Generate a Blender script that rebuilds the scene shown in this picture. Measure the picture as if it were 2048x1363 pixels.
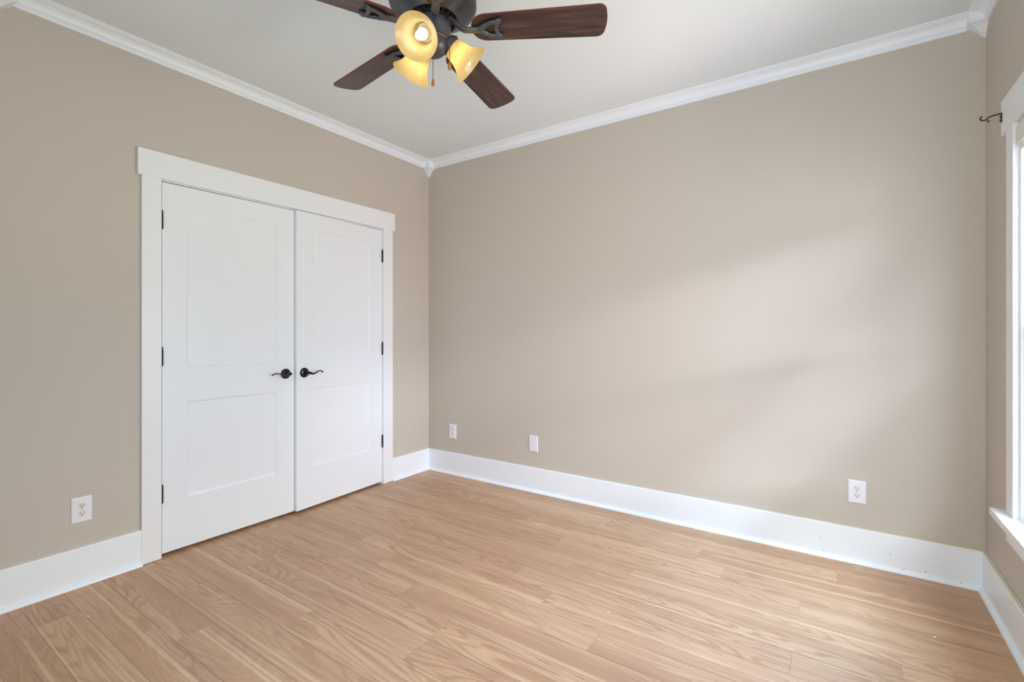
import bpy, bmesh, math, random
from mathutils import Matrix, Vector

for o in list(bpy.data.objects):
    bpy.data.objects.remove(o)
SC = bpy.context.scene
PI = math.pi

def lin(r, g, b):
    f = lambda c: (c / 255.0) / 12.92 if c / 255.0 <= 0.04045 else (((c / 255.0) + 0.055) / 1.055) ** 2.4
    return (f(r), f(g), f(b), 1.0)

# ------------------------------------------------------------------ camera, light, exposure
W, D, H = 3.64, 3.65, 2.75            # room: width (x), depth (towards -y), ceiling height
cam = bpy.data.cameras.new('camera')
cam.sensor_width = 36.0
cam.lens = 36.0 * 960.0 / 2048.0
cam.shift_y = -(1363 / 2.0 - 661.83) / 2048.0
cam.clip_start = 0.02
co = bpy.data.objects.new('camera', cam)
SC.collection.objects.link(co)
co.location = (3.0554, -3.1655, 1.2365)
co.rotation_euler = (PI / 2, 0, 0.5960)
SC.camera = co

SC.view_settings.view_transform = 'Standard'
SC.view_settings.look = 'None'
SC.view_settings.gamma = 1.0
SC.view_settings.exposure = 0.0
SC.view_settings.use_curve_mapping = False
SC.cycles.use_denoising = True
SC.cycles.max_bounces = 14
SC.cycles.diffuse_bounces = 8
SC.cycles.glossy_bounces = 4
SC.cycles.transmission_bounces = 8
SC.cycles.transparent_max_bounces = 16
SC.cycles.sample_clamp_indirect = 60.0
SC.cycles.caustics_reflective = False
SC.cycles.caustics_refractive = False

# daylight: overcast sky and ground, each band's brightness shaped for the light on the walls
world = bpy.data.worlds.new('overcast_sky')
SC.world = world
world.use_nodes = True
wn = world.node_tree
wn.nodes.clear()
def _m(op, a, b=0.0):
    x = wn.nodes.new('ShaderNodeMath'); x.operation = op
    for q, v in enumerate((a, b)):
        if hasattr(v, 'links'): wn.links.new(v, x.inputs[q])
        else: x.inputs[q].default_value = v
    return x.outputs[0]
def _step(v, at, soft):
    x = wn.nodes.new('ShaderNodeMapRange'); x.interpolation_type = 'SMOOTHSTEP'
    wn.links.new(v, x.inputs[0])
    x.inputs[1].default_value = at - soft; x.inputs[2].default_value = at + soft
    return x.outputs[0]
wtc = wn.nodes.new('ShaderNodeTexCoord')
wsx = wn.nodes.new('ShaderNodeSeparateXYZ')
wn.links.new(wtc.outputs['Generated'], wsx.inputs[0])
# the sky is described by slope (height over distance away from the window wall) and by bearing along the wall,
# because the window rail's shadow on the back wall depends on slope alone
wx = _m('MAXIMUM', wsx.outputs['X'], 0.02)
wz = _m('DIVIDE', wsx.outputs['Z'], wx)
waz = _m('DIVIDE', wsx.outputs['Y'], wx)
EB = [-99, 0.0, 0.13, 0.22, 0.34, 0.55, 1.1, 99]
AB = [-99, -1.25, -0.6, 0.0, 99]
def band(v, lo, hi, soft):
    r = None
    if lo > -99: r = _step(v, lo, soft)
    if hi < 99:
        q = _m('SUBTRACT', 1.0, _step(v, hi, soft))
        r = q if r is None else _m('MULTIPLY', r, q)
    return r
SKY = {  # (slope band, bearing band): colour
    (0, 0): (10.6, 10.0, 10.8), (0, 1): (5.1, 5.3, 6.2), (0, 2): (14.0, 12.0, 12.4), (0, 3): (10.6, 10.0, 8.8),
    (1, 0): (0.3, 0.3, 0.4), (1, 1): (0.3, 0.3, 0.4), (1, 2): (17.5, 17.6, 19.0), (1, 3): (5.1, 5.4, 6.6),
    (2, 0): (0.3, 0.3, 0.4), (2, 1): (1.5, 1.6, 3.0), (2, 2): (17.0, 18.0, 26.0), (2, 3): (7.5, 10.7, 14.8),
    (3, 0): (13.0, 12.0, 17.0), (3, 1): (33.0, 32.0, 38.0), (3, 2): (42.0, 40.5, 44.0), (3, 3): (20.0, 20.3, 21.0),
    (4, 0): (12.5, 14.0, 17.0), (4, 1): (10.0, 11.5, 14.0), (4, 2): (17.0, 16.0, 17.0), (4, 3): (22.0, 19.0, 17.5),
    (5, 0): (0.3, 0.3, 0.4), (5, 1): (1.5, 1.0, 1.5), (5, 2): (18.7, 22.9, 29.5), (5, 3): (19.8, 25.0, 36.0),
    (6, 0): (34.0, 37.0, 43.0), (6, 1): (56.0, 65.0, 74.0), (6, 2): (18.4, 30.0, 46.0), (6, 3): (0.5, 1.0, 6.0)}
SKY_GAIN = 1.0
wacc = None
for (ei, ai), c in SKY.items():
    w_ = _m('MULTIPLY', band(wz, EB[ei], EB[ei + 1], 0.025), band(waz, AB[ai], AB[ai + 1], 0.15))
    vm = wn.nodes.new('ShaderNodeVectorMath'); vm.operation = 'SCALE'
    vm.inputs[0].default_value = (c[0], c[1] * 1.015, c[2] * 1.05); wn.links.new(w_, vm.inputs['Scale'])
    if wacc is None: wacc = vm.outputs[0]
    else:
        va = wn.nodes.new('ShaderNodeVectorMath'); va.operation = 'ADD'
        wn.links.new(wacc, va.inputs[0]); wn.links.new(vm.outputs[0], va.inputs[1]); wacc = va.outputs[0]
wb = wn.nodes.new('ShaderNodeBackground')
wb.inputs['Strength'].default_value = SKY_GAIN
wn.links.new(wacc, wb.inputs['Color'])
wo = wn.nodes.new('ShaderNodeOutputWorld')
wn.links.new(wb.outputs[0], wo.inputs[0])

def area(name, loc, direction, sx, sy, watts, col=(1, 1, 1)):
    l = bpy.data.lights.new(name, 'AREA')
    l.shape = 'RECTANGLE'
    l.size = sx; l.size_y = sy
    l.energy = watts
    l.color = col
    o = bpy.data.objects.new(name, l)
    SC.collection.objects.link(o)
    o.location = loc
    o.rotation_euler = Vector(direction).to_track_quat('-Z', 'Y').to_euler()
    return o
def portal(name, loc, rot, sx, sy):
    l = bpy.data.lights.new(name, 'AREA')
    l.shape = 'RECTANGLE'
    l.size = sx
    l.size_y = sy
    l.cycles.is_portal = True
    o = bpy.data.objects.new(name, l)
    SC.collection.objects.link(o)
    o.location = loc
    o.rotation_euler = rot
    return o

# window openings
WIN1 = (-1.52, -0.514)      # right wall, y range
WZ0, WZ1 = 0.504, 2.058
FILL_WIN1 = (2.50, 3.40)         # invented fill openings in the front wall (behind the camera), x range
FILL_WIN2 = (1.30, 2.30)
portal('daylight_portal', (W + 0.16, (WIN1[0] + WIN1[1]) / 2, (WZ0 + WZ1) / 2), (0, PI / 2, 0), WZ1 - WZ0, WIN1[1] - WIN1[0])
# added area lights: room fill from two invented windows behind the camera
for (a_, b_), wt, cl in ((FILL_WIN1, 32.2, (0.97, 1.0, 0.96)), (FILL_WIN2, 8.0, (0.25, 0.60, 1.0))):
    area('fill_light', ((a_ + b_) / 2, -D + 0.002, (WZ0 + WZ1) / 2), (0, 1, 0), b_ - a_, WZ1 - WZ0, wt, cl)

# ------------------------------------------------------------------ material helpers
class NT:
    def __init__(s, name):
        s.m = bpy.data.materials.new(name)
        s.m.use_nodes = True
        s.t = s.m.node_tree
        s.b = s.t.nodes['Principled BSDF']
        s.out = s.t.nodes['Material Output']
    def n(s, typ, **kw):
        x = s.t.nodes.new('ShaderNode' + typ)
        for k, v in kw.items():
            setattr(x, k, v)
        return x
    def l(s, a, b):
        s.t.links.new(a, b)
    def set(s, sock, v):
        if hasattr(v, 'links') or hasattr(v, 'is_output'):
            s.l(v, sock)
        else:
            sock.default_value = v
    def math(s, op, a, b=0.0, c=0.0, clamp=False):
        x = s.n('Math', operation=op, use_clamp=clamp)
        s.set(x.inputs[0], a); s.set(x.inputs[1], b)
        if op in ('MULTIPLY_ADD', 'SMOOTH_MIN'):
            s.set(x.inputs[2], c)
        return x.outputs[0]
    def noise(s, vec, scale=1.0, detail=2.0, rough=0.5, dist=0.0):
        x = s.n('TexNoise')
        if vec is not None:
            s.l(vec, x.inputs['Vector'])
        x.inputs['Scale'].default_value = scale
        x.inputs['Detail'].default_value = detail
        x.inputs['Roughness'].default_value = rough
        x.inputs['Distortion'].default_value = dist
        return x.outputs['Fac']
    def mapr(s, v, a, b, c=0.0, d=1.0, smooth=False):
        x = s.n('MapRange', interpolation_type='SMOOTHSTEP' if smooth else 'LINEAR')
        s.l(v, x.inputs[0])
        for i, q in enumerate((a, b, c, d)):
            x.inputs[i + 1].default_value = q
        return x.outputs[0]
    def mix(s, f, a, b, mode='MIX'):
        x = s.n('Mix', data_type='RGBA', blend_type=mode)
        s.set(x.inputs[0], f); s.set(x.inputs[6], a); s.set(x.inputs[7], b)
        return x.outputs[2]
    def obj(s):
        return s.n('TexCoord').outputs['Object']
    def geo(s):
        return s.n('NewGeometry').outputs['Position']
    def scl(s, vec, sc, off=None):
        x = s.n('VectorMath', operation='MULTIPLY')
        s.l(vec, x.inputs[0]); x.inputs[1].default_value = sc
        r = x.outputs[0]
        return r
    def bump(s, h, strength, dist=0.001):
        x = s.n('Bump')
        x.inputs['Strength'].default_value = strength
        x.inputs['Distance'].default_value = dist
        s.l(h, x.inputs['Height'])
        s.l(x.outputs[0], s.b.inputs['Normal'])
    def p(s, **kw):
        mp = dict(color='Base Color', rough='Roughness', metal='Metallic', spec='Specular IOR Level', trans='Transmission Weight',
                  coat='Coat Weight', ior='IOR', em='Emission Color', es='Emission Strength', crough='Coat Roughness')
        for k, v in kw.items():
            s.set(s.b.inputs[mp[k]], v)
        return s

def paint(name, col, rough=0.5, spec=0.35, var=0.03, bump=0.12, bscale=350):
    t = NT(name)
    n = t.noise(t.geo(), 1.3, 3)
    f = t.mapr(n, 0.3, 0.7)
    dark = tuple(c * (1 - var) for c in col[:3]) + (1,)
    t.p(color=t.mix(f, dark, col), rough=rough, spec=spec)
    t.bump(t.noise(t.geo(), bscale, 2), bump, 0.0006)
    return t.m

M = {}
M['wall'] = paint('beige_wall_paint', lin(197, 189, 178), 0.55, 0.3, 0.025, 0.15)
M['ceiling'] = paint('ceiling_paint', lin(225, 232, 234), 0.8, 0.2, 0.02, 0.1)
M['trim'] = paint('white_trim_paint', lin(236, 242, 248), 0.32, 0.45, 0.02, 0.05, 120)
M['casing'] = paint('cream_white_casing_paint', lin(234, 237, 240), 0.35, 0.45, 0.02, 0.06, 120)
M['door'] = paint('white_door_paint', lin(232, 237, 242), 0.38, 0.4, 0.01, 0.04, 200)
M['plate'] = paint('white_plastic_plate', lin(232, 233, 240), 0.3, 0.5, 0.0, 0.0)
M['ivory'] = paint('ivory_plastic', lin(226, 224, 206), 0.35, 0.5, 0.0, 0.0)
M['whiteplastic'] = paint('white_plastic', lin(226, 228, 234), 0.35, 0.5, 0.0, 0.0)
M['socket'] = paint('ceramic_socket', lin(226, 220, 205), 0.45, 0.5, 0.0, 0.0)
M['vinyl'] = paint('white_window_vinyl', lin(232, 236, 240), 0.35, 0.5, 0.0, 0.0)
M['blind'] = paint('off_white_blind_slat', lin(224, 224, 216), 0.45, 0.4, 0.01, 0.03)
M['chip'] = paint('white_paint_chip', lin(235, 232, 228), 0.6, 0.3, 0.0, 0.0)
M['screw'] = NT('steel_screw').p(color=lin(190, 190, 195), rough=0.3, metal=0.8).m
M['slot'] = NT('dark_slot').p(color=lin(38, 32, 28), rough=0.7).m
M['void'] = NT('dark_gap').p(color=lin(30, 28, 27), rough=0.9).m
t = NT('black_bronze_hardware'); t.p(color=lin(24, 23, 26), rough=0.28, metal=0.4, spec=0.6); M['black'] = t.m
t = NT('dark_hinge_metal'); t.p(color=lin(40, 38, 42), rough=0.42, metal=0.5); M['hinge'] = t.m
t = NT('oil_rubbed_bronze')
f = t.mapr(t.noise(t.geo(), 30, 4), 0.35, 0.7)
t.p(color=t.mix(f, lin(66, 70, 80), lin(84, 84, 90)), rough=0.38, metal=0.25, spec=0.6)
M['bronze'] = t.m
M['iron'] = NT('dark_wrought_iron').p(color=lin(52, 44, 38), rough=0.5, metal=0.4).m
M['vent'] = NT('dark_vent_steel').p(color=lin(58, 54, 52), rough=0.5, metal=0.5).m
M['copper'] = NT('copper_edge').p(color=lin(176, 116, 82), rough=0.4, metal=0.6).m
M['chain'] = NT('bead_chain_brass').p(color=lin(92, 78, 64), rough=0.35, metal=0.7).m

# walnut fan blades (object x runs along the blade)
t = NT('dark_walnut_blade')
v = t.n('TexCoord').outputs['Object']
g = t.noise(t.scl(v, (5, 60, 5)), 1.0, 5, 0.62, 0.6)
g2 = t.noise(t.scl(v, (1.6, 22, 1)), 1.0, 3, 0.5, 0.9)
c1 = t.mix(t.mapr(g, 0.32, 0.68), lin(32, 22, 22), lin(92, 64, 57))
t.p(color=t.mix(t.mapr(g2, 0.42, 0.62), c1, lin(52, 35, 33)), rough=0.36, spec=0.5)
M['blade'] = t.m
M['bladeedge'] = NT('mahogany_blade_edge').p(color=lin(120, 48, 42), rough=0.4).m

# amber glass lamp shade: translucent scavo-like glass
t = NT('amber_frosted_glass')
n = t.noise(t.obj(), 55, 4, 0.6)
col = t.mix(t.mapr(n, 0.3, 0.7), (0.96, 0.80, 0.44, 1), (0.98, 0.87, 0.56, 1))
tr = t.n('BsdfTranslucent'); df = t.n('BsdfDiffuse'); gl = t.n('BsdfGlossy')
t.l(col, tr.inputs['Color']); t.l(col, df.inputs['Color'])
gl.inputs['Roughness'].default_value = 0.25
m1 = t.n('MixShader'); m1.inputs[0].default_value = 0.72
t.l(df.outputs[0], m1.inputs[1]); t.l(tr.outputs[0], m1.inputs[2])
m2 = t.n('MixShader'); m2.inputs[0].default_value = 0.04
t.l(m1.outputs[0], m2.inputs[1]); t.l(gl.outputs[0], m2.inputs[2])
t.l(m2.outputs[0], t.out.inputs['Surface'])
M['shade'] = t.m
BULB = 8.0
M['bulb'] = NT('lit_bulb').p(color=(1, 0.95, 0.85, 1), em=(1.0, 0.90, 0.74, 1), es=BULB).m
M['clearglass'] = NT('clear_bulb_base').p(color=(0.9, 0.88, 0.85, 1), rough=0.25, em=(1, 0.9, 0.75, 1), es=0.25).m
M['fob'] = NT('turned_wood_fob').p(color=lin(160, 104, 62), rough=0.35).m

# window pane: thin glass
t = NT('window_pane_glass')
tp = t.n('BsdfTransparent'); gl = t.n('BsdfGlossy'); gl.inputs['Roughness'].default_value = 0.0
tp.inputs['Color'].default_value = (0.96, 0.98, 0.97, 1)
mx = t.n('MixShader'); lw = t.n('LayerWeight'); lw.inputs['Blend'].default_value = 0.15
t.l(t.mapr(lw.outputs['Fresnel'], 0, 1, 0.0, 0.6), mx.inputs[0])
t.l(tp.outputs[0], mx.inputs[1]); t.l(gl.outputs[0], mx.inputs[2]); t.l(mx.outputs[0], t.out.inputs['Surface'])
M['pane'] = t.m

# laminate oak floor; every plank carries its own random colour attribute
t = NT('light_oak_laminate')
at = t.n('Attribute', attribute_name='plank')
sep = t.n('SeparateColor'); t.l(at.outputs['Color'], sep.inputs[0])
geo = t.geo()
off = t.n('VectorMath', operation='MULTIPLY_ADD')
t.l(at.outputs['Color'], off.inputs[0]); off.inputs[1].default_value = (23.0, 11.0, 17.0); t.l(geo, off.inputs[2])
v = off.outputs[0]
ring = t.noise(t.scl(v, (0.9, 6.2, 1)), 1.0, 2.0, 0.45, 0.5)
rs = t.math('SINE', t.math('MULTIPLY', ring, 120.0))
rl = t.mapr(rs, -0.2, 1.0, 0, 1, True)
broad = t.noise(t.scl(v, (0.5, 9, 1)), 1.0, 3, 0.5, 0.3)
fib = t.noise(t.scl(v, (5, 150, 1)), 1.0, 4, 0.65)
pore = t.noise(t.scl(v, (14, 260, 1)), 1.0, 2, 0.5)
sap = t.noise(t.scl(v, (0.30, 42, 3)), 1.0, 1, 0.4, 0.2)
base = t.mix(t.mapr(broad, 0.34, 0.66), lin(188, 150, 120), lin(213, 178, 144))
tint = t.mix(sep.outputs[0], (0.95, 0.945, 0.94, 1), (1.04, 1.04, 1.04, 1))
base = t.mix(1.0, base, tint, 'MULTIPLY')
base = t.mix(t.math('MULTIPLY', rl, t.mapr(t.noise(t.scl(v, (0.7, 3, 2)), 1.0, 2), 0.38, 0.60, 0.15, 0.75)), base, lin(173, 135, 104))
base = t.mix(t.mapr(sap, 0.64, 0.70, 0, 0.48, True), base, lin(234, 205, 171))
base = t.mix(t.mapr(fib, 0.32, 0.68, 0.0, 0.42), base, lin(161, 123, 94))
streak = t.noise(t.scl(v, (2.2, 70, 4)), 1.0, 3, 0.55, 0.4)
base = t.mix(t.mapr(streak, 0.60, 0.70, 0, 0.42, True), base, lin(141, 102, 75))
base = t.mix(t.mapr(pore, 0.66, 0.78, 0, 0.30), base, lin(141, 104, 79))
t.p(color=base, rough=t.mapr(fib, 0.2, 0.8, 0.36, 0.48), spec=0.42)
t.bump(fib, 0.08, 0.0004)
M['floor'] = t.m
M['joint'] = NT('plank_joint').p(color=lin(172, 142, 118), rough=0.7).m

# baseboard paint with a yellowed caulk line along its top edge near the corner
t = NT('baseboard_caulk'); t.p(color=t.mix(t.mapr(t.noise(t.geo(), 9, 3), 0.4, 0.6), lin(228, 226, 205), lin(221, 217, 150)), rough=0.5)
M['caulk'] = t.m

# ------------------------------------------------------------------ mesh helpers
def world_mat(o):
    m = o.matrix_basis.copy()
    if o.parent:
        m = world_mat(o.parent) @ o.matrix_parent_inverse @ m
    return m

def obj(name, bm, mat, parent=None, label=None, cat=None, group=None, kind=None, smooth=None, M4=None, frame=None):
    """Link a bmesh given in world coordinates as one mesh object; frame = the object's own world matrix."""
    if M4 is not None:
        bm.transform(M4)
    bmesh.ops.recalc_face_normals(bm, faces=bm.faces) if not getattr(bm, 'keep', False) else None
    if frame is None:
        lo = Vector((1e9,) * 3); hi = -lo
        for v in bm.verts:
            for i in range(3):
                lo[i] = min(lo[i], v.co[i]); hi[i] = max(hi[i], v.co[i])
        frame = Matrix.Translation((lo + hi) / 2)
    bm.transform(frame.inverted())
    me = bpy.data.meshes.new(name)
    bm.to_mesh(me); bm.free()
    for m in (mat if isinstance(mat, (list, tuple)) else [mat]):
        me.materials.append(m)
    if smooth is not None:
        for p in me.polygons:
            p.use_smooth = True
        try:
            me.set_sharp_from_angle(angle=math.radians(smooth))
        except Exception:
            pass
    o = bpy.data.objects.new(name, me)
    SC.collection.objects.link(o)
    o.matrix_basis = frame
    if parent:
        o.parent = parent
        o.matrix_parent_inverse = world_mat(parent).inverted()
    return tag(o, label, cat, group, kind)

def tag(o, label=None, cat=None, group=None, kind=None):
    if label: o['label'] = label
    if cat: o['category'] = cat
    if group: o['group'] = group
    if kind: o['kind'] = kind
    return o

def empty(name, loc, **kw):
    o = bpy.data.objects.new(name, None)
    SC.collection.objects.link(o)
    o.location = loc
    o.empty_display_size = 0.05
    return tag(o, **kw)

def box(bm, x0, x1, y0, y1, z0, z1, mi=0, bev=0.0):
    a, b, c = sorted((x0, x1)), sorted((y0, y1)), sorted((z0, z1))
    vs = [bm.verts.new((x, y, z)) for x in a for y in b for z in c]
    fs = []
    for q in ((0, 1, 3, 2), (4, 6, 7, 5), (0, 4, 5, 1), (2, 3, 7, 6), (0, 2, 6, 4), (1, 5, 7, 3)):
        f = bm.faces.new([vs[i] for i in q]); f.material_index = mi; fs.append(f)
    if bev:
        es = {e for f in fs for e in f.edges}
        r = bmesh.ops.bevel(bm, geom=list(es), offset=bev, segments=2, affect='EDGES', profile=0.6)
        for f in r['faces']:
            f.material_index = mi
    return vs

def lathe(bm, prof, seg=32, Mx=None, mi=0, cap=True):
    """prof: list of (radius, z)."""
    rings = []
    for r, z in prof:
        ring = []
        for k in range(seg):
            a = 2 * PI * k / seg
            p = Vector((r * math.cos(a), r * math.sin(a), z))
            ring.append(bm.verts.new(Mx @ p if Mx else p))
        rings.append(ring)
    for i in range(len(rings) - 1):
        for k in range(seg):
            f = bm.faces.new((rings[i][k], rings[i][(k + 1) % seg], rings[i + 1][(k + 1) % seg], rings[i + 1][k]))
            f.material_index = mi
    if cap:
        for r in (rings[0], rings[-1]):
            try:
                f = bm.faces.new(r); f.material_index = mi
            except ValueError:
                pass

def tube(bm, pts, radii, seg=12, squash=None, Mx=None, mi=0):
    """swept tube through points; squash=(a,b) scales the section sideways/upwards."""
    pts = [Vector(p) for p in pts]
    n = len(pts)
    rings = []
    for i, p in enumerate(pts):
        d = (pts[min(i + 1, n - 1)] - pts[max(i - 1, 0)]).normalized()
        up = Vector((0, 0, 1)) if abs(d.z) < 0.95 else Vector((1, 0, 0))
        s = d.cross(up).normalized(); u = s.cross(d).normalized()
        r = radii[i] if isinstance(radii, (list, tuple)) else radii
        sa, sb = squash if squash else (1, 1)
        ring = []
        for k in range(seg):
            a = 2 * PI * k / seg
            q = p + s * (r * sa * math.cos(a)) + u * (r * sb * math.sin(a))
            ring.append(bm.verts.new(Mx @ q if Mx else q))
        rings.append(ring)
    for i in range(n - 1):
        for k in range(seg):
            f = bm.faces.new((rings[i][k], rings[i][(k + 1) % seg], rings[i + 1][(k + 1) % seg], rings[i + 1][k]))
            f.material_index = mi
    for r in (rings[0], rings[-1]):
        f = bm.faces.new(r); f.material_index = mi

def spline(pts, n=6):
    """Catmull-Rom through pts (any dimension)."""
    out = []
    P = [pts[0]] + list(pts) + [pts[-1]]
    for i in range(1, len(P) - 2):
        for k in range(n):
            t_ = k / n
            out.append(tuple(0.5 * (2 * b + (c - a) * t_ + (2 * a - 5 * b + 4 * c - d) * t_ ** 2 + (-a + 3 * b - 3 * c + d) * t_ ** 3)
                             for a, b, c, d in zip(P[i - 1], P[i], P[i + 1], P[i + 2])))
    out.append(tuple(pts[-1]))
    return out

def extrude_profile(bm, prof, place, t0, t1, mi=0):
    """prof: closed list of (p, q); place(p, q, t) -> point."""
    a = [bm.verts.new(place(p, q, t0)) for p, q in prof]
    b = [bm.verts.new(place(p, q, t1)) for p, q in prof]
    n = len(prof)
    for i in range(n):
        f = bm.faces.new((a[i], a[(i + 1) % n], b[(i + 1) % n], b[i])); f.material_index = mi
    bm.faces.new(a).material_index = mi
    bm.faces.new(b).material_index = mi

B = bmesh.new

# ------------------------------------------------------------------ floor
FT = 0.05
random.seed(11)
bm = B()
PW = 0.145
JOINTS = {-5: 1.9, -4: 3.053, -3: 2.42, -2: 1.35, -1: 2.915, 0: 2.18, 1: 3.25, 2: 2.911, 3: 1.94, 4: 1.031, 5: 1.352, 6: 1.69,
          7: 0.48, 8: 2.35, 9: 0.475, 10: 0.87, 11: 1.24}
layer = bm.loops.layers.color.new('plank')
i = -6
while True:
    ytop = -0.74 - PW * i
    ybot = ytop - PW
    if ytop < -D: break
    y1, y0 = min(ytop, 0.0), max(ybot, -D)
    if y1 > y0 + 1e-4:
        L = 1.22
        j = JOINTS.get(i, random.uniform(0, 1.2))
        j = j % L
        xs = [-0.6] + [j - L + L * k for k in range(0, 6) if -0.55 < j - L + L * k < W - 0.03] + [W]
        for a, b in zip(xs[:-1], xs[1:]):
            g = 0.0006
            r = (random.random(), random.random(), random.random(), 1)
            vs = [bm.verts.new(p) for p in ((a + g, y0 + g, 0), (b - g, y0 + g, 0), (b - g, y1 - g, 0), (a + g, y1 - g, 0))]
            f = bm.faces.new(vs)
            for lp in f.loops: lp[layer] = r
    i += 1
box(bm, -0.6, W, -D, 0, -FT, -0.0008, 1)
obj('floor', bm, [M['floor'], M['joint']], kind='structure', label='light oak laminate plank floor', cat='floor', frame=Matrix.Identity(4))

# ------------------------------------------------------------------ ceiling and walls
bm = B(); box(bm, -0.14, W + 0.14, -D - 0.14, 0.14, H, H + 0.1)
obj('ceiling', bm, M['ceiling'], kind='structure', label='pale grey painted ceiling', cat='ceiling')
CY0, CY1, CZ = -2.0758, -0.5354, 2.064       # closet opening
bm = B()
box(bm, -0.12, 0, -D, CY0, 0, H); box(bm, -0.12, 0, CY1, 0, 0, H); box(bm, -0.12, 0, CY0, CY1, CZ, H)
obj('wall_left', bm, M['wall'], kind='structure', label='beige wall holding the white double doors', cat='wall')
bm = B(); box(bm, -0.12, W + 0.12, 0, 0.12, 0, H)
obj('wall_back', bm, M['wall'], kind='structure', label='wide beige wall with three white wall plates', cat='wall')
bm = B()
x0, x1 = W, W + 0.12
ys = [-D, WIN1[0], WIN1[1], 0]
for k in range(3):
    if k == 1:
        box(bm, x0, x1, ys[k], ys[k + 1], 0, WZ0 - 0.026); box(bm, x0, x1, ys[k], ys[k + 1], WZ1, H)
    else:
        box(bm, x0, x1, ys[k], ys[k + 1], 0, H)
obj('wall_right', bm, M['wall'], kind='structure', label='beige wall with the white framed window', cat='wall')
bm = B()
xs_ = [-0.12, FILL_WIN2[0], FILL_WIN2[1], FILL_WIN1[0], FILL_WIN1[1], W + 0.12]
for k in range(5):
    if k in (1, 3):
        box(bm, xs_[k], xs_[k + 1], -D - 0.12, -D, 0, WZ0 - 0.026); box(bm, xs_[k], xs_[k + 1], -D - 0.12, -D, WZ1, H)
    else:
        box(bm, xs_[k], xs_[k + 1], -D - 0.12, -D, 0, H)
obj('wall_front', bm, M['wall'], kind='structure', label='beige wall behind the viewpoint', cat='wall')
# closet interior behind the doors
bm = B()
box(bm, -0.66, -0.62, -2.3, -0.3, 0, H); box(bm, -0.62, -0.12, -2.34, -2.3, 0, H); box(bm, -0.62, -0.12, -0.3, -0.26, 0, H)
box(bm, -0.62, -0.12, -2.3, -0.3, 2.4, 2.44)
obj('wall_closet', bm, M['wall'], kind='structure', label='beige closet interior behind the double doors', cat='wall')

# ------------------------------------------------------------------ baseboards with shoe moulding
BH, BT, SR = 0.1851, 0.014, 0.018
bprof = [(0, 0), (BT, 0), (BT, BH - 0.004), (BT - 0.003, BH), (0, BH)]
sprof = [(BT, 0)] + [(BT + SR * math.cos(a), SR * math.sin(a)) for a in [PI / 2 * k / 6 for k in range(7)]]
def baseboard(name, place, t0, t1, label, c0=0, c1=0):
    bm = B(); extrude_profile(bm, bprof, place, t0, t1)
    o = obj(name, bm, M['trim'], kind='structure', label=label, cat='baseboard')
    bm = B(); extrude_profile(bm, sprof, place, t0 + c0, t1 - c1)
    obj('shoe_moulding', bm, M['trim'], o, smooth=50)
    return o
pl_left = lambda p, q, t_: (p, t_, q)
pl_back = lambda p, q, t_: (t_, -p, q)
pl_right = lambda p, q, t_: (W - p, t_, q)
pl_front = lambda p, q, t_: (t_, -D + p, q)
YCL, YCR = -2.1655, -0.4378            # outer edges of the closet casing
baseboard('baseboard_left', pl_left, -D + BT, YCL, 'white baseboard left of the double doors')
baseboard('baseboard_left', pl_left, YCR, -BT, 'short white baseboard between door casing and corner')
bb = baseboard('baseboard_back', pl_back, 0, W, 'long white baseboard along the wide beige wall')
br = baseboard('baseboard_right', pl_right, -D + BT, -BT, 'white baseboard under the window', 0, 0.004)
baseboard('baseboard_front', pl_front, 0, W, 'white baseboard behind the viewpoint')
# yellowed caulk bead on top of the two boards beside the right corner
bm = B(); tube(bm, [(W - 0.9, -0.011, BH + 0.0005), (W - 0.4, -0.011, BH + 0.001), (W - 0.012, -0.011, BH + 0.0015)], [0.001, 0.0022, 0.003], 8)
obj('caulk_bead', bm, M['caulk'], bb, label='yellowed caulk line', smooth=60)
bm = B(); tube(bm, [(W - 0.011, -0.012, BH + 0.001), (W - 0.012, -0.2, BH + 0.001), (W - 0.011, -0.42, BH + 0.002), (W - 0.01, -0.8, BH)], [0.003, 0.0022, 0.0042, 0.001], 8)
obj('caulk_bead', bm, M['caulk'], br, label='yellowed caulk line', smooth=60)
# filled nail dimples in the back board
def nail(p, parent):
    bm = B(); lathe(bm, [(0.0022, 0), (0.0018, 0.0008)], 10, Matrix.Translation(p) @ Matrix.Rotation(PI / 2, 4, 'X'))
    obj('nail_hole', bm, M['hinge'], parent)
for (x, z) in ((2.98, 0.10), (3.28, 0.085), (2.99, 0.03), (3.33, 0.02), (3.55, 0.016), (3.42, 0.03)):
    nail((x, -(BT if z > SR else BT + math.sqrt(max(SR ** 2 - z * z, 0))) + 0.0002, z), bb)

# ------------------------------------------------------------------ crown moulding and corner blocks
cprof = [(0, 0.0628), (0.0095, 0.0628), (0.0105, 0.0545), (0.0080, 0.0535), (0.0080, 0.0510), (0.0135, 0.0495), (0.0145, 0.0462), (0.0125, 0.0452), (0.0185, 0.0425)]
for k in range(1, 9):
    a = PI / 2 * k / 9
    cprof.append((0.0185 + 0.040 * (1 - math.cos(a)), 0.0425 - 0.0315 * math.sin(a)))
cprof += [(0.0600, 0.0105), (0.0608, 0.0075), (0.0665, 0.0065), (0.0715, 0.0045), (0.0725, 0.0), (0, 0)]
def crown(place, t0, t1, label):
    bm = B(); extrude_profile(bm, cprof, lambda p, q, t_: place(p, H - q, t_), t0, t1)
    return obj('trim_1', bm, M['trim'], kind='structure', label=label, cat='crown moulding', smooth=25)
crown(pl_left, -2.65, -0.068, 'white crown moulding above the double doors').name = 'trim_1'
crown(pl_left, -D, -2.79, 'white crown moulding at the far left edge').name = 'trim_2'
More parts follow.
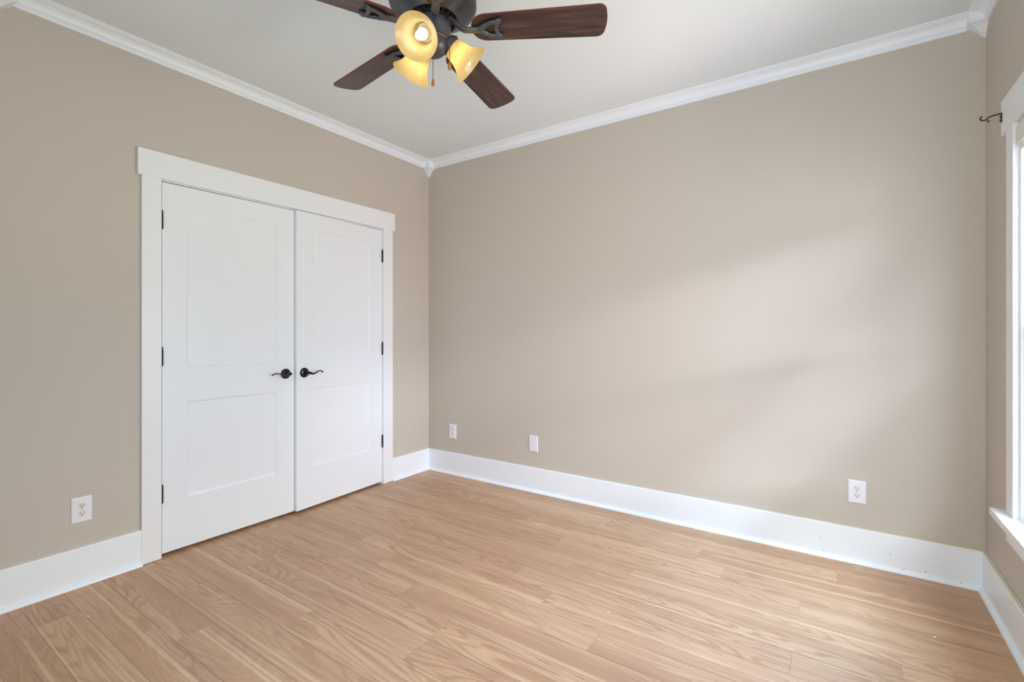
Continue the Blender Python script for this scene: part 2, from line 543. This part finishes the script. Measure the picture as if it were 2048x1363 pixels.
crown(pl_back, 0.068, W - 0.068, 'white crown moulding along the wide beige wall').name = 'trim_3'
crown(pl_right, -D, -0.068, 'white crown moulding above the window').name = 'trim_4'
crown(pl_front, 0.0, W, 'white crown moulding behind the viewpoint').name = 'trim_5'
def taper(zb, zt):
    h = zb - zt
    pr = [(0.0705, H), (0.0705, zb + 0.001), (0.0735, zb), (0.0735, zb - 0.05 * h), (0.069, zb - 0.09 * h), (0.0655, zb - 0.12 * h)]
    for k in range(1, 8):
        a = PI / 2 * k / 7
        pr.append((0.0655 - 0.043 * math.sin(a) ** 1.0 * (0.35 + 0.65 * k / 7), zb - h * (0.12 + 0.56 * (1 - math.cos(a)) ** 0.85)))
    pr += [(0.0245, zb - 0.69 * h), (0.0245, zb - 0.74 * h), (0.019, zb - 0.77 * h), (0.008, zb - 0.92 * h), (0.003, zt)]
    return pr
def corner_block(name, cx, cy, sx, sy, zb, zt, label):
    bm = B()
    rings = []
    for s, z in taper(zb, zt):
        rings.append([bm.verts.new(p) for p in ((cx, cy, z), (cx + sx * s, cy, z), (cx + sx * s, cy + sy * s, z), (cx, cy + sy * s, z))])
    for a, b in zip(rings[:-1], rings[1:]):
        for k in range(4):
            bm.faces.new((a[k], a[(k + 1) % 4], b[(k + 1) % 4], b[k]))
    bm.faces.new(rings[0]); bm.faces.new(rings[-1])
    obj(name, bm, M['trim'], kind='structure', label=label, cat='crown block', smooth=30)
corner_block('trim_6', 0, 0, 1, -1, 2.690, 2.617, 'white pointed crown block in the corner beside the doors')
corner_block('trim_7', W, 0, -1, -1, 2.700, 2.637, 'white pointed crown block in the corner by the window')
# splice block on the left wall: tapers from both sides to a point
bm = B(); rings = []
for s, z in taper(2.682, 2.612):
    rings.append([bm.verts.new(p) for p in ((0, -2.72 - s, z), (s, -2.72 - s, z), (s, -2.72 + s, z), (0, -2.72 + s, z))])
for a, b in zip(rings[:-1], rings[1:]):
    for k in range(4):
        bm.faces.new((a[k], a[(k + 1) % 4], b[(k + 1) % 4], b[k]))
bm.faces.new(rings[0]); bm.faces.new(rings[-1])
obj('trim_8', bm, M['trim'], kind='structure', label='white pointed crown block at the top left edge', cat='crown block', smooth=30)

# ------------------------------------------------------------------ closet casing, jambs
CT = 0.017
bm = B(); box(bm, 0, CT, YCL, CY0, 0.002, CZ, 0, 0.0012)
obj('trim_9', bm, M['casing'], kind='structure', label='white flat casing left of the double doors', cat='door casing')
bm = B(); box(bm, 0, CT, CY1, YCR, 0.002, CZ, 0, 0.0012)
obj('trim_10', bm, M['casing'], kind='structure', label='white flat casing right of the double doors', cat='door casing')
bm = B(); box(bm, 0, 0.022, -2.1835, -0.4186, CZ, 2.2043, 0, 0.0012)
obj('trim_11', bm, M['casing'], kind='structure', label='wide white header board above the double doors', cat='door casing')
bm = B()
box(bm, -0.12, 0.0, CY0 - 0.012, CY0 + 0.004, 0, CZ); box(bm, -0.12, 0.0, CY1 - 0.003, CY1 + 0.012, 0, CZ)
box(bm, -0.12, 0.0, CY0, CY1, CZ - 0.006, CZ + 0.004)
box(bm, -0.06, -0.045, CY0, CY1, CZ - 0.022, CZ - 0.004)
obj('trim_12', bm, M['casing'], kind='structure', label='white closet door jamb inside the casing', cat='door jamb')

# ------------------------------------------------------------------ closet doors
def panel_door(bm, w, h, th, panels, depth=0.010, slope=0.011):
    """slab in local coords: y 0..w, z 0..h, front face x=0, back x=-th; panels (y0,y1,z0,z1) sunk."""
    ysl = sorted({0, w} | {p for q in panels for p in q[:2]})
    zsl = sorted({0, h} | {p for q in panels for p in q[2:]})
    V = {}
    def vt(x, y, z):
        k = (round(x, 5), round(y, 5), round(z, 5))
        if k not in V: V[k] = bm.verts.new((x, y, z))
        return V[k]
    for side in (0, 1):
        x = 0 if side == 0 else -th
        sg = -1 if side == 0 else 1
        for a, b in zip(ysl[:-1], ysl[1:]):
            for c, d in zip(zsl[:-1], zsl[1:]):
                isp = any(abs(q[0] - a) < 1e-6 and abs(q[1] - b) < 1e-6 and abs(q[2] - c) < 1e-6 and abs(q[3] - d) < 1e-6 for q in panels)
                if not isp:
                    bm.faces.new([vt(x, a, c), vt(x, b, c), vt(x, b, d), vt(x, a, d)])
                else:
                    lv = [(0, 0), (0.0012, 0.0042), (slope - 0.0025, 0.0062), (slope, depth)]
                    rr = []
                    for s_, dp in lv:
                        rr.append([vt(x + sg * dp, a + s_, c + s_), vt(x + sg * dp, b - s_, c + s_), vt(x + sg * dp, b - s_, d - s_), vt(x + sg * dp, a + s_, d - s_)])
                    for r0, r1 in zip(rr[:-1], rr[1:]):
                        for k in range(4):
                            bm.faces.new([r0[k], r0[(k + 1) % 4], r1[(k + 1) % 4], r1[k]])
                    bm.faces.new(rr[-1])
    for a, b in zip(ysl[:-1], ysl[1:]):
        for z in (0, h):
            bm.faces.new([vt(0, a, z), vt(0, b, z), vt(-th, b, z), vt(-th, a, z)])
    for c, d in zip(zsl[:-1], zsl[1:]):
        for y in (0, w):
            bm.faces.new([vt(0, y, c), vt(0, y, d), vt(-th, y, d), vt(-th, y, c)])

DW, DH, DZ = 0.762, 2.032, 0.020
def door(name, hinge_y, sgn, ang, label, tilt=0.0):
    # local y runs from the hinge towards the meeting edge
    fr = Matrix.Translation((0.0, hinge_y, DZ)) @ Matrix.Rotation(ang, 4, 'Z')
    S = Matrix.Scale(sgn, 4, (0, 1, 0))
    bm = B()
    panel_door(bm, DW, DH, 0.035, [(0.119, 0.643, 1.008, 1.920), (0.119, 0.643, 0.278, 0.821)])
    bm.transform(fr @ S)
    d = obj(name, bm, M['door'], kind='structure', label=label, cat='door', frame=fr)
    # handle
    hy, hz = DW - 0.058, 0.933
    F = fr @ S @ Matrix.Translation((0, hy, hz))
    bm = B()
    lathe(bm, [(0.0335, 0.0), (0.0335, 0.003), (0.031, 0.007), (0.026, 0.0095), (0.016, 0.0115), (0.0125, 0.014), (0.012, 0.036), (0.0135, 0.042), (0.011, 0.052)], 32,
          F @ Matrix.Rotation(PI / 2, 4, 'Y'))
    hd = obj('door_handle', bm, M['black'], d, smooth=35)
    bm = B()
    path = spline([(0.045, 0.004, 0.001), (0.049, -0.010, 0.000), (0.052, -0.028, -0.007), (0.052, -0.050, -0.003), (0.050, -0.075, 0.0075), (0.046, -0.095, 0.0085), (0.042, -0.110, 0.002), (0.041, -0.116, -0.003)], 6)
    n = len(path)
    rad = [0.0128 - 0.0083 * min(1, (k / (n - 1)) * 1.9) for k in range(n)]
    tube(bm, path, rad, 12, (1.5, 0.85), F)
    obj('lever', bm, M['black'], hd, smooth=60)
    # hinges: knuckle with pin tips and a leaf plate
    for hz0 in (0.280, 1.030, 1.777):
        bm = B()
        K = fr @ S @ Matrix.Translation((0.0065, -0.003, hz0))
        lathe(bm, [(0.0015, -0.006), (0.0042, -0.004), (0.0042, 0), (0.0066, 0), (0.0066, 0.0295), (0.0061, 0.030), (0.0066, 0.0305), (0.0066, 0.0595),
                   (0.0061, 0.060), (0.0066, 0.0605), (0.0066, 0.089), (0.0042, 0.0892), (0.0042, 0.093), (0.0066, 0.095), (0.0066, 0.098), (0.002, 0.100)], 14, K)
        vs = box(bm, -0.010, 0.0015, -0.0005, 0.0016, 0, 0.089)
        bmesh.ops.transform(bm, matrix=fr @ S @ Matrix.Translation((-0.002, -0.0015, hz0)), verts=vs)
        obj('hinge', bm, M['hinge'], d, smooth=40)
    return d
door('door_1', -2.0680, 1, -math.radians(0.8), 'left white two-panel closet door with black lever')
door('door_2', -0.5405, -1, math.radians(2.7), 'right white two-panel closet door, slightly ajar, with black lever')

# ------------------------------------------------------------------ wall plates
def outlet(center, wall, label, recep='ivory', blank=False, name='wall_outlet'):
    # local: a = along wall, b = up, c = out of wall
    if wall == 'x':
        F = Matrix(((0, 0, 1, center[0]), (1, 0, 0, center[1]), (0, 1, 0, center[2]), (0, 0, 0, 1)))
    else:
        F = Matrix(((1, 0, 0, center[0]), (0, 0, -1, center[1]), (0, 1, 0, center[2]), (0, 0, 0, 1)))
    e_ = empty(name, center, label=label, cat='wall outlet' if not blank else 'wall plate', group=None)
    w2, h2 = 0.0395, 0.0610
    bm = B()
    rg = []
    for s_, c_ in ((0, 0.0003), (0.0, 0.0028), (0.0035, 0.0058), (0.0055, 0.0062)):
        rg.append([bm.verts.new(p) for p in ((-w2 + s_, -h2 + s_, c_), (w2 - s_, -h2 + s_, c_), (w2 - s_, h2 - s_, c_), (-w2 + s_, h2 - s_, c_))])
    for a, b in zip(rg[:-1], rg[1:]):
        for k in range(4): bm.faces.new((a[k], a[(k + 1) % 4], b[(k + 1) % 4], b[k]))
    bm.faces.new(rg[0]); bm.faces.new(rg[-1])
    if blank:
        box(bm, -0.0165, 0.0165, -0.0335, 0.0335, 0.006, 0.0078, 0, 0.001)
    obj('cover_plate', bm, M['plate'] if not blank else M['whiteplastic'], e_, M4=F, smooth=None)
    if blank:
        return e_
    for zc in (0.0197, -0.0197):
        bm = B()
        pts = []
        for k in range(40):
            a = 2 * PI * k / 40
            x, y = 0.0172 * math.cos(a), 0.0172 * math.sin(a)
            pts.append((x, max(-0.0142, min(0.0142, y)) + zc))
        lo = [bm.verts.new((x, y, 0.006)) for x, y in pts]
        hi = [bm.verts.new((x, y, 0.0082)) for x, y in pts]
        for k in range(40):
            if (Vector(lo[k].co) - Vector(lo[(k + 1) % 40].co)).length > 1e-7:
                bm.faces.new((lo[k], lo[(k + 1) % 40], hi[(k + 1) % 40], hi[k]))
        bm.faces.new(hi)
        box(bm, -0.0078, -0.0055, zc - 0.001, zc + 0.0085, 0.0075, 0.00835, 1)
        box(bm, 0.0056, 0.0077, zc + 0.0, zc + 0.0075, 0.0075, 0.00835, 1)
        lathe(bm, [(0.0029, 0.0075), (0.0029, 0.00835)], 16, Matrix.Translation((0, zc - 0.0068, 0)), 1)
        obj('receptacle', bm, [M[recep], M['slot']], e_, M4=F)
    bm = B(); lathe(bm, [(0.0031, 0.006), (0.003, 0.0072), (0.0015, 0.0078)], 16)
    obj('screw', bm, M['screw'], e_, M4=F, smooth=40)
    return e_
outlet((0.0, -2.4055, 0.3675), 'x', 'white double outlet plate with ivory sockets left of the doors', 'ivory')
outlet((0.287, 0.0, 0.3680), 'y', 'white double outlet plate nearest the corner by the doors', 'whiteplastic')
outlet((1.110, 0.0, 0.3680), 'y', 'blank white wall plate between the two outlets', blank=True, name='blank_wall_plate')
outlet((3.1415, 0.0, 0.3770), 'y', 'white double outlet plate on the bright end of the wide wall', 'whiteplastic')

# ------------------------------------------------------------------ windows
def window(name, y0, y1, label, axis='x'):
    """window in the right wall spanning y0..y1 (or, axis='y', in the front wall spanning x y0..y1)."""
    if axis == 'x':
        T = Matrix(((0, 1, 0, W), (1, 0, 0, 0), (0, 0, 1, 0), (0, 0, 0, 1)))      # local (along, out, up)
    else:
        T = Matrix(((1, 0, 0, 0), (0, -1, 0, -D), (0, 0, 1, 0), (0, 0, 0, 1)))
    e_ = empty(name, T @ Vector(((y0 + y1) / 2, 0, WZ0)), label=label, cat='window', kind='structure')
    ct = -0.018
    hx = 0.153 if axis == 'x' else 0.092
    def part(nm, fn, mat=M['casing'], par=e_, **k):
        bm = B(); fn(bm); return obj(nm, bm, mat, par, M4=T, **k)
    part('casing', lambda bm: box(bm, y1, y1 + 0.09, ct, 0, WZ0, WZ1 - 0.01, 0, 0.001))
    part('casing', lambda bm: box(bm, y0 - 0.09, y0, ct, 0, WZ0, WZ1 - 0.01, 0, 0.001))
    part('header', lambda bm: box(bm, y0 - hx, y1 + hx, ct - 0.002, 0, WZ1 - 0.01, 2.190, 0, 0.001))
    def stool(bm):
        box(bm, y0 - hx + 0.035, y1 + hx - 0.035, -0.062, 0, WZ0 - 0.026, WZ0, 0, 0.0)
        box(bm, y0, y1, 0, 0.12, WZ0 - 0.026, WZ0, 0, 0.0)
    part('window_sill', stool)
    part('apron', lambda bm: box(bm, y0 - 0.09, y1 + 0.09, ct, 0, 0.389, WZ0 - 0.026, 0, 0.001))
    def jamb(bm):
        for a, b in ((y0 - 0.0, y0 + 0.012), (y1 - 0.012, y1 + 0.0)):
            box(bm, a, b, 0, 0.12, WZ0, WZ1)
        box(bm, y0, y1, 0, 0.12, WZ1 - 0.014, WZ1)
        for a, b in ((y0 + 0.012, y0 + 0.022), (y1 - 0.022, y1 - 0.012)):
            box(bm, a, b, 0.0, 0.012, WZ0, WZ1 - 0.014)
    part('jamb', jamb, M['vinyl'])
    zm = 1.285
    def sash(bm, z0, z1, o0, o1, br_, tr_):
        a, b = y0 + 0.014, y1 - 0.014
        box(bm, a, a + 0.045, o0, o1, z0, z1, 0, 0.002); box(bm, b - 0.045, b, o0, o1, z0, z1, 0, 0.002)
        box(bm, a + 0.045, b - 0.045, o0, o1, z0, z0 + br_, 0, 0.002); box(bm, a + 0.045, b - 0.045, o0, o1, z1 - tr_, z1, 0, 0.002)
    s1 = part('lower_sash', lambda bm: sash(bm, WZ0 + 0.001, zm, 0.014, 0.048, 0.06, 0.062), M['vinyl'])
    part('pane', lambda bm: box(bm, y0 + 0.055, y1 - 0.055, 0.029, 0.033, WZ0 + 0.05, zm - 0.035), M['pane'], s1)
    s2 = part('upper_sash', lambda bm: sash(bm, zm - 0.052, WZ1 - 0.015, 0.052, 0.086, 0.056, 0.05), M['vinyl'])
    part('pane', lambda bm: box(bm, y0 + 0.055, y1 - 0.055, 0.067, 0.071, zm, WZ1 - 0.055), M['pane'], s2)
    part('sash_lock', lambda bm: box(bm, (y0 + y1) / 2 - 0.03, (y0 + y1) / 2 + 0.03, 0.018, 0.046, zm, zm + 0.012, 0, 0.003), M['whiteplastic'], s1)
    return e_
window('window_1', WIN1[0], WIN1[1], 'white framed window at the right edge')
window('fill_window_1', FILL_WIN1[0], FILL_WIN1[1], 'added white framed window behind the viewpoint, nearer the window wall', 'y')  # this and the next: unseen windows put in to carry the fill light
window('fill_window_2', FILL_WIN2[0], FILL_WIN2[1], 'added white framed window behind the viewpoint, nearer the door wall', 'y')

for (a_, b_), lab in ((FILL_WIN1, 'added closed white roller shade behind the viewpoint, nearer the window wall'), (FILL_WIN2, 'added closed white roller shade behind the viewpoint, nearer the door wall')):
    bm = B(); box(bm, a_ + 0.024, b_ - 0.024, -D - 0.010, -D - 0.006, WZ0 + 0.01, WZ1 - 0.02)  # unseen shade added as backing for the fill light
    obj('fill_shade', bm, M['blind'], label=lab, cat='added roller shade')

# raised blind in window 1
bl = empty('window_blind', (W - 0.01, (WIN1[0] + WIN1[1]) / 2, 1.93), label='raised off-white blind at the top of the window', cat='blind')
ya, yb = WIN1[0] + 0.024, WIN1[1] - 0.024
bm = B(); box(bm, W - 0.012, W - 0.004, ya - 0.0, yb + 0.016, 1.958, 2.030, 0, 0.002)
box(bm, W - 0.004, W + 0.010, yb + 0.010, yb + 0.016, 1.960, 2.028)
obj('valance', bm, M['blind'], bl)
bm = B(); box(bm, W - 0.002, W + 0.012, ya, yb, 2.000, 2.042, 0, 0.001)
obj('head_rail', bm, M['blind'], bl)
for k in range(8):
    bm = B(); z = 1.995 - k * 0.0060
    box(bm, W - 0.002, W + 0.0115, ya, yb, z - 0.0022, z)
    obj('slat', bm, M['blind'], bl)
bm = B(); box(bm, W - 0.002, W + 0.0115, ya, yb, 1.934, 1.947, 0, 0.002)
obj('bottom_rail', bm, M['blind'], bl)

# curtain rod bracket on the header's left end
cb = empty('curtain_rod_bracket', (W - 0.02, -0.373, 2.12), label='dark iron curtain rod bracket on the window header', cat='curtain bracket')
xh = W - 0.020
bm = B(); box(bm, xh - 0.003, xh, -0.381, -0.365, 2.104, 2.142, 0, 0.0012)
lathe(bm, [(0.0042, 0), (0.0036, 0.003), (0.001, 0.004)], 10, Matrix.Translation((xh - 0.003, -0.373, 2.112)) @ Matrix.Rotation(-PI / 2, 4, 'Y'))
lathe(bm, [(0.0042, 0), (0.0036, 0.003), (0.001, 0.004)], 10, Matrix.Translation((xh - 0.003, -0.373, 2.127)) @ Matrix.Rotation(-PI / 2, 4, 'Y'))
obj('mounting_plate', bm, M['iron'], cb)
bm = B()
tube(bm, spline([(xh - 0.001, -0.373, 2.140), (xh - 0.02, -0.373, 2.138), (xh - 0.038, -0.373, 2.134), (xh - 0.046, -0.373, 2.127), (xh - 0.054, -0.373, 2.124),
                 (xh - 0.063, -0.373, 2.128), (xh - 0.065, -0.373, 2.136), (xh - 0.060, -0.373, 2.142)], 5), 0.0026, 8, (1.8, 1.0))
obj('hook_arm', bm, M['iron'], cb, smooth=60)
bm = B()
tube(bm, [(xh - 0.048, -0.373, 2.126), (xh - 0.040, -0.373, 2.117)], 0.0018, 8)
lathe(bm, [(0.0055, 0), (0.0055, 0.003)], 12, Matrix.Translation((xh - 0.040, -0.373, 2.117)) @ Matrix.Rotation(math.radians(140), 4, 'Y'))
obj('thumb_screw', bm, M['iron'], cb, smooth=40)

# ------------------------------------------------------------------ ceiling fan
FX, FY = 1.772, -1.812
FZ = 2.388                      # blade height
fan = empty('ceiling_fan', (FX, FY, 2.30), label='dark bronze ceiling fan with walnut blades and three amber lights', cat='ceiling fan')
FM = Matrix.Translation((FX, FY, 0))
def fpart(name, prof, mat, parent=fan, seg=48, sm=35, cap=True):
    bm = B(); lathe(bm, prof, seg, FM, cap=cap)
    return obj(name, bm, mat, parent, smooth=sm)
fpart('canopy', [(0.072, H - 0.0005), (0.072, H - 0.012), (0.066, H - 0.030), (0.045, H - 0.055), (0.022, H - 0.068)], M['bronze'])
fpart('downrod', [(0.0135, H - 0.066), (0.0135, 2.575)], M['bronze'], seg=24)
motor = fpart('motor_housing', [(0.022, 2.600), (0.032, 2.590), (0.038, 2.575), (0.085, 2.566), (0.135, 2.548), (0.158, 2.528), (0.166, 2.508), (0.166, 2.482),
                        (0.160, 2.470), (0.148, 2.460), (0.125, 2.447), (0.106, 2.436), (0.098, 2.428), (0.094, 2.4265), (0.090, 2.428), (0.087, 2.434),
                        (0.086, 2.450), (0.050, 2.452)], M['bronze'], seg=72)
# vent fins inside the recess
bm = B()
for k in range(20):
    a = 2 * PI * k / 20
    R = FM @ Matrix.Rotation(a, 4, 'Z')
    vs = box(bm, 0.067, 0.084, -0.0055, 0.0055, 2.428, 2.450, 0, 0.0)
    bmesh.ops.transform(bm, matrix=R, verts=vs)
lathe(bm, [(0.066, 2.452), (0.066, 2.420), (0.058, 2.4195)], 40, FM)
obj('vent_ring', bm, M['vent'], fan)
fpart('switch_housing', [(0.060, 2.421), (0.0655, 2.417), (0.067, 2.410), (0.067, 2.362), (0.064, 2.352), (0.058, 2.348), (0.020, 2.347)], M['bronze'])
fpart('copper_ring', [(0.0585, 2.3485), (0.0600, 2.3475), (0.0585, 2.3460), (0.055, 2.3455)], M['copper'])
fpart('light_fitter', [(0.050, 2.3475), (0.056, 2.345), (0.057, 2.330), (0.051, 2.312), (0.038, 2.299), (0.020, 2.292), (0.008, 2.290), (0.006, 2.284), (0.001, 2.281)], M['bronze'])

def rotz(deg):
    return Matrix.Translation((FX, FY, FZ)) @ Matrix.Rotation(math.radians(deg), 4, 'Z')
for k in range(5):
    deg = 28.6 + 72 * k
    P = rotz(deg) @ Matrix.Rotation(math.radians(-12), 4, 'X')
    # outline: rounded inner end, slightly widening, rounded outer corners
    ol = []
    r_in, r_out = 0.148, 0.653
    hw0, hw1 = 0.060, 0.071
    def arc(cx, cy, r, a0, a1, n=7, sy=1.0):
        return [(cx + r * math.cos(math.radians(a0 + (a1 - a0) * i_ / n)), cy + sy * r * math.sin(math.radians(a0 + (a1 - a0) * i_ / n))) for i_ in range(n + 1)]
    ol += arc(r_out - 0.030, -hw1 + 0.030, 0.030, -90, -12)
    ol += [(r_out + 0.004, -0.02), (r_out + 0.005, 0.0), (r_out + 0.004, 0.02)]
    ol += arc(r_out - 0.030, hw1 - 0.030, 0.030, 12, 90)
    ol += arc(r_in + 0.058, 0, 0.058, 90, 270, 14, hw0 / 0.058)
    bm = B()
    th = 0.0055
    lo = [bm.verts.new((x, y, -th / 2)) for x, y in ol]
    hi = [bm.verts.new((x, y, th / 2)) for x, y in ol]
    bm.faces.new(lo); bm.faces.new(hi)
    n = len(ol)
    for i_ in range(n):
        bm.faces.new((lo[i_], lo[(i_ + 1) % n], hi[(i_ + 1) % n], hi[i_])).material_index = 1
    bm.transform(P)
    b = obj('blade', bm, [M['blade'], M['bladeedge']], fan, frame=P)
    # blade iron: arm from the hub, open fork under the blade
    Q = rotz(deg)
    bm = B()
    zb = -0.010
    tube(bm, spline([(0.062, 0, 0.040), (0.078, 0, 0.034), (0.095, 0, 0.014), (0.118, 0, -0.003), (0.145, 0, -0.007), (0.170, 0, -0.008), (0.186, 0, zb)], 5),
         [0.015] * 5 + [0.0135] * 26, 12, (1.15, 0.66), Q)
    for s_ in (-1, 1):
        tube(bm, spline([(0.172, 0, 0.0 + zb), (0.188, s_ * 0.007, zb), (0.206, s_ * 0.020, zb), (0.224, s_ * 0.0285, zb), (0.245, s_ * 0.0325, zb - 0.001), (0.262, s_ * 0.036, zb + 0.001)], 5),
             [0.0115] * 10 + [0.0092] * 12 + [0.0115] * 4, 12, (1.0, 0.72), P)
    tube(bm, spline([(0.256, -0.033, zb), (0.247, -0.018, zb), (0.2445, 0, zb), (0.247, 0.018, zb), (0.256, 0.033, zb)], 5), 0.0088, 10, (1.0, 0.75), P)
    for (x, y) in ((0.262, -0.036), (0.262, 0.036), (0.182, 0)):
        lathe(bm, [(0.0075, -0.012), (0.0075, -0.0028)], 14, P @ Matrix.Translation((x, y, 0)))
    obj('blade_iron', bm, M['bronze'], b, smooth=60)

# three lamps: (azimuth in world degrees)
yaw_deg = math.degrees(0.5960)
def lamp(az):
    down = math.radians(39)
    ca, sa = math.cos(math.radians(az)), math.sin(math.radians(az))
    ax = Vector((ca * math.cos(down), sa * math.cos(down), -math.sin(down)))      # shade axis, pointing to the mouth
    mouth = Vector((FX + 0.150 * ca, FY + 0.150 * sa, 2.274))
    neck = mouth - ax * 0.100
    z_ = ax
    x_ = Vector((-sa, ca, 0)); y_ = z_.cross(x_)
    F = Matrix(((x_.x, y_.x, z_.x, neck.x), (x_.y, y_.y, z_.y, neck.y), (x_.z, y_.z, z_.z, neck.z), (0, 0, 0, 1)))
    bm = B()
    lathe(bm, [(0.012, -0.050), (0.018, -0.040), (0.024, -0.030), (0.034, -0.022), (0.0375, -0.016), (0.0385, 0.004), (0.0365, 0.004), (0.034, -0.004), (0.010, -0.006)], 32, F)
    for j in range(3):
        R = F @ Matrix.Rotation(2 * PI * j / 3 + 0.5, 4, 'Z')
        lathe(bm, [(0.0035, 0.036), (0.0035, 0.046), (0.001, 0.048)], 10, R @ Matrix.Translation((0, 0, -0.004)) @ Matrix.Rotation(PI / 2, 4, 'Y'))
    hold = obj('lamp_holder', bm, M['bronze'], fan, smooth=35)
    prof_o = spline([(0.033, 0.0), (0.0385, 0.006), (0.0410, 0.016), (0.0430, 0.030), (0.0465, 0.046), (0.0530, 0.062), (0.0630, 0.078), (0.0730, 0.090), (0.0790, 0.0965)], 4)
    prof_i = [(r - 0.0028, z + 0.0006) for r, z in reversed(prof_o)]
    bm = B(); lathe(bm, prof_o + [(0.0785, 0.0985)] + prof_i, 64, F, cap=False)
    obj('glass_shade', bm, M['shade'], hold, smooth=50, frame=F)
    bm = B(); lathe(bm, [(0.0340, -0.002), (0.0340, 0.0005), (0.024, 0.002), (0.0225, 0.005), (0.0225, 0.028), (0.0205, 0.031), (0.012, 0.031)], 32, F)
    obj('lamp_socket', bm, M['socket'], hold, smooth=35)
    bm = B(); lathe(bm, [(0.0105, 0.028), (0.0110, 0.033), (0.0140, 0.042), (0.0160, 0.052), (0.0158, 0.062), (0.0125, 0.074), (0.0075, 0.085), (0.0030, 0.092), (0.0008, 0.0945)], 24, F)
    obj('bulb', bm, M['bulb'], hold, smooth=60)
for phi in (-104.5, 15.5, 135.5):
    lamp(phi + yaw_deg)

rx, ry = math.cos(0.5960), math.sin(0.5960)          # screen right in plan
fx_, fy_ = -ry, rx                                    # forward in plan
def chain(lat, fwd, z0, z1):
    x, y = FX + lat * rx + fwd * fx_, FY + lat * ry + fwd * fy_
    bm = B()
    n = int((z0 - z1) / 0.0042)
    for i_ in range(n):
        z = z0 - i_ * 0.0042
        lathe(bm, [(0.0005, z + 0.0017), (0.0014, z + 0.0011), (0.0017, z), (0.0014, z - 0.0011), (0.0005, z - 0.0017)], 6, Matrix.Translation((x, y, 0)))
    tube(bm, [(x, y, z0), (x, y, z1)], 0.0006, 6)
    # short outlet stub from the switch housing
    bx, by = FX + lat * rx * 0.86 + fwd * fx_ * 0.86, FY + lat * ry * 0.86 + fwd * fy_ * 0.86
    tube(bm, [(bx, by, z0 + 0.004), (x, y, z0 + 0.002)], 0.0035, 8)
    c = obj('pull_chain', bm, M['chain'], fan, smooth=60)
    bm = B()
    lathe(bm, [(0.001, z1 + 0.002), (0.0035, z1 - 0.001), (0.0042, z1 - 0.005), (0.0062, z1 - 0.014), (0.0072, z1 - 0.020), (0.0058, z1 - 0.027), (0.002, z1 - 0.031)], 18, Matrix.Translation((x, y, 0)))
    obj('pull_fob', bm, M['fob'], c, smooth=60)
chain(0.069, -0.045, 2.404, 2.243)
chain(-0.012, 0.070, 2.392, 2.240)

# ------------------------------------------------------------------ paint flecks left on the floor
def fleck(x, y, r, ang, label, ln=1.6):
    bm = B()
    pts = [(r * ln * math.cos(a), r * math.sin(a)) for a in (0.1, 1.0, 1.9, 3.0, 4.1, 5.2)]
    lo = [bm.verts.new((p[0], p[1], 0.0002)) for p in pts]; hi = [bm.verts.new((p[0] * 0.8, p[1] * 0.8, 0.0014)) for p in pts]
    bm.faces.new(lo); bm.faces.new(hi)
    for i_ in range(6): bm.faces.new((lo[i_], lo[(i_ + 1) % 6], hi[(i_ + 1) % 6], hi[i_]))
    obj('paint_chip', bm, M['chip'], M4=Matrix.Translation((x, y, 0)) @ Matrix.Rotation(ang, 4, 'Z'), label=label, cat='paint chip')
fleck(3.38, -0.60, 0.004, 0.4, 'tiny white paint chip on the floor near the right corner')
fleck(0.365, -2.475, 0.003, 0.7, 'thin white sliver on the floor at the lower left', 3.2)
fleck(2.22, -1.18, 0.003, 0.2, 'tiny white chip on the middle of the floor')
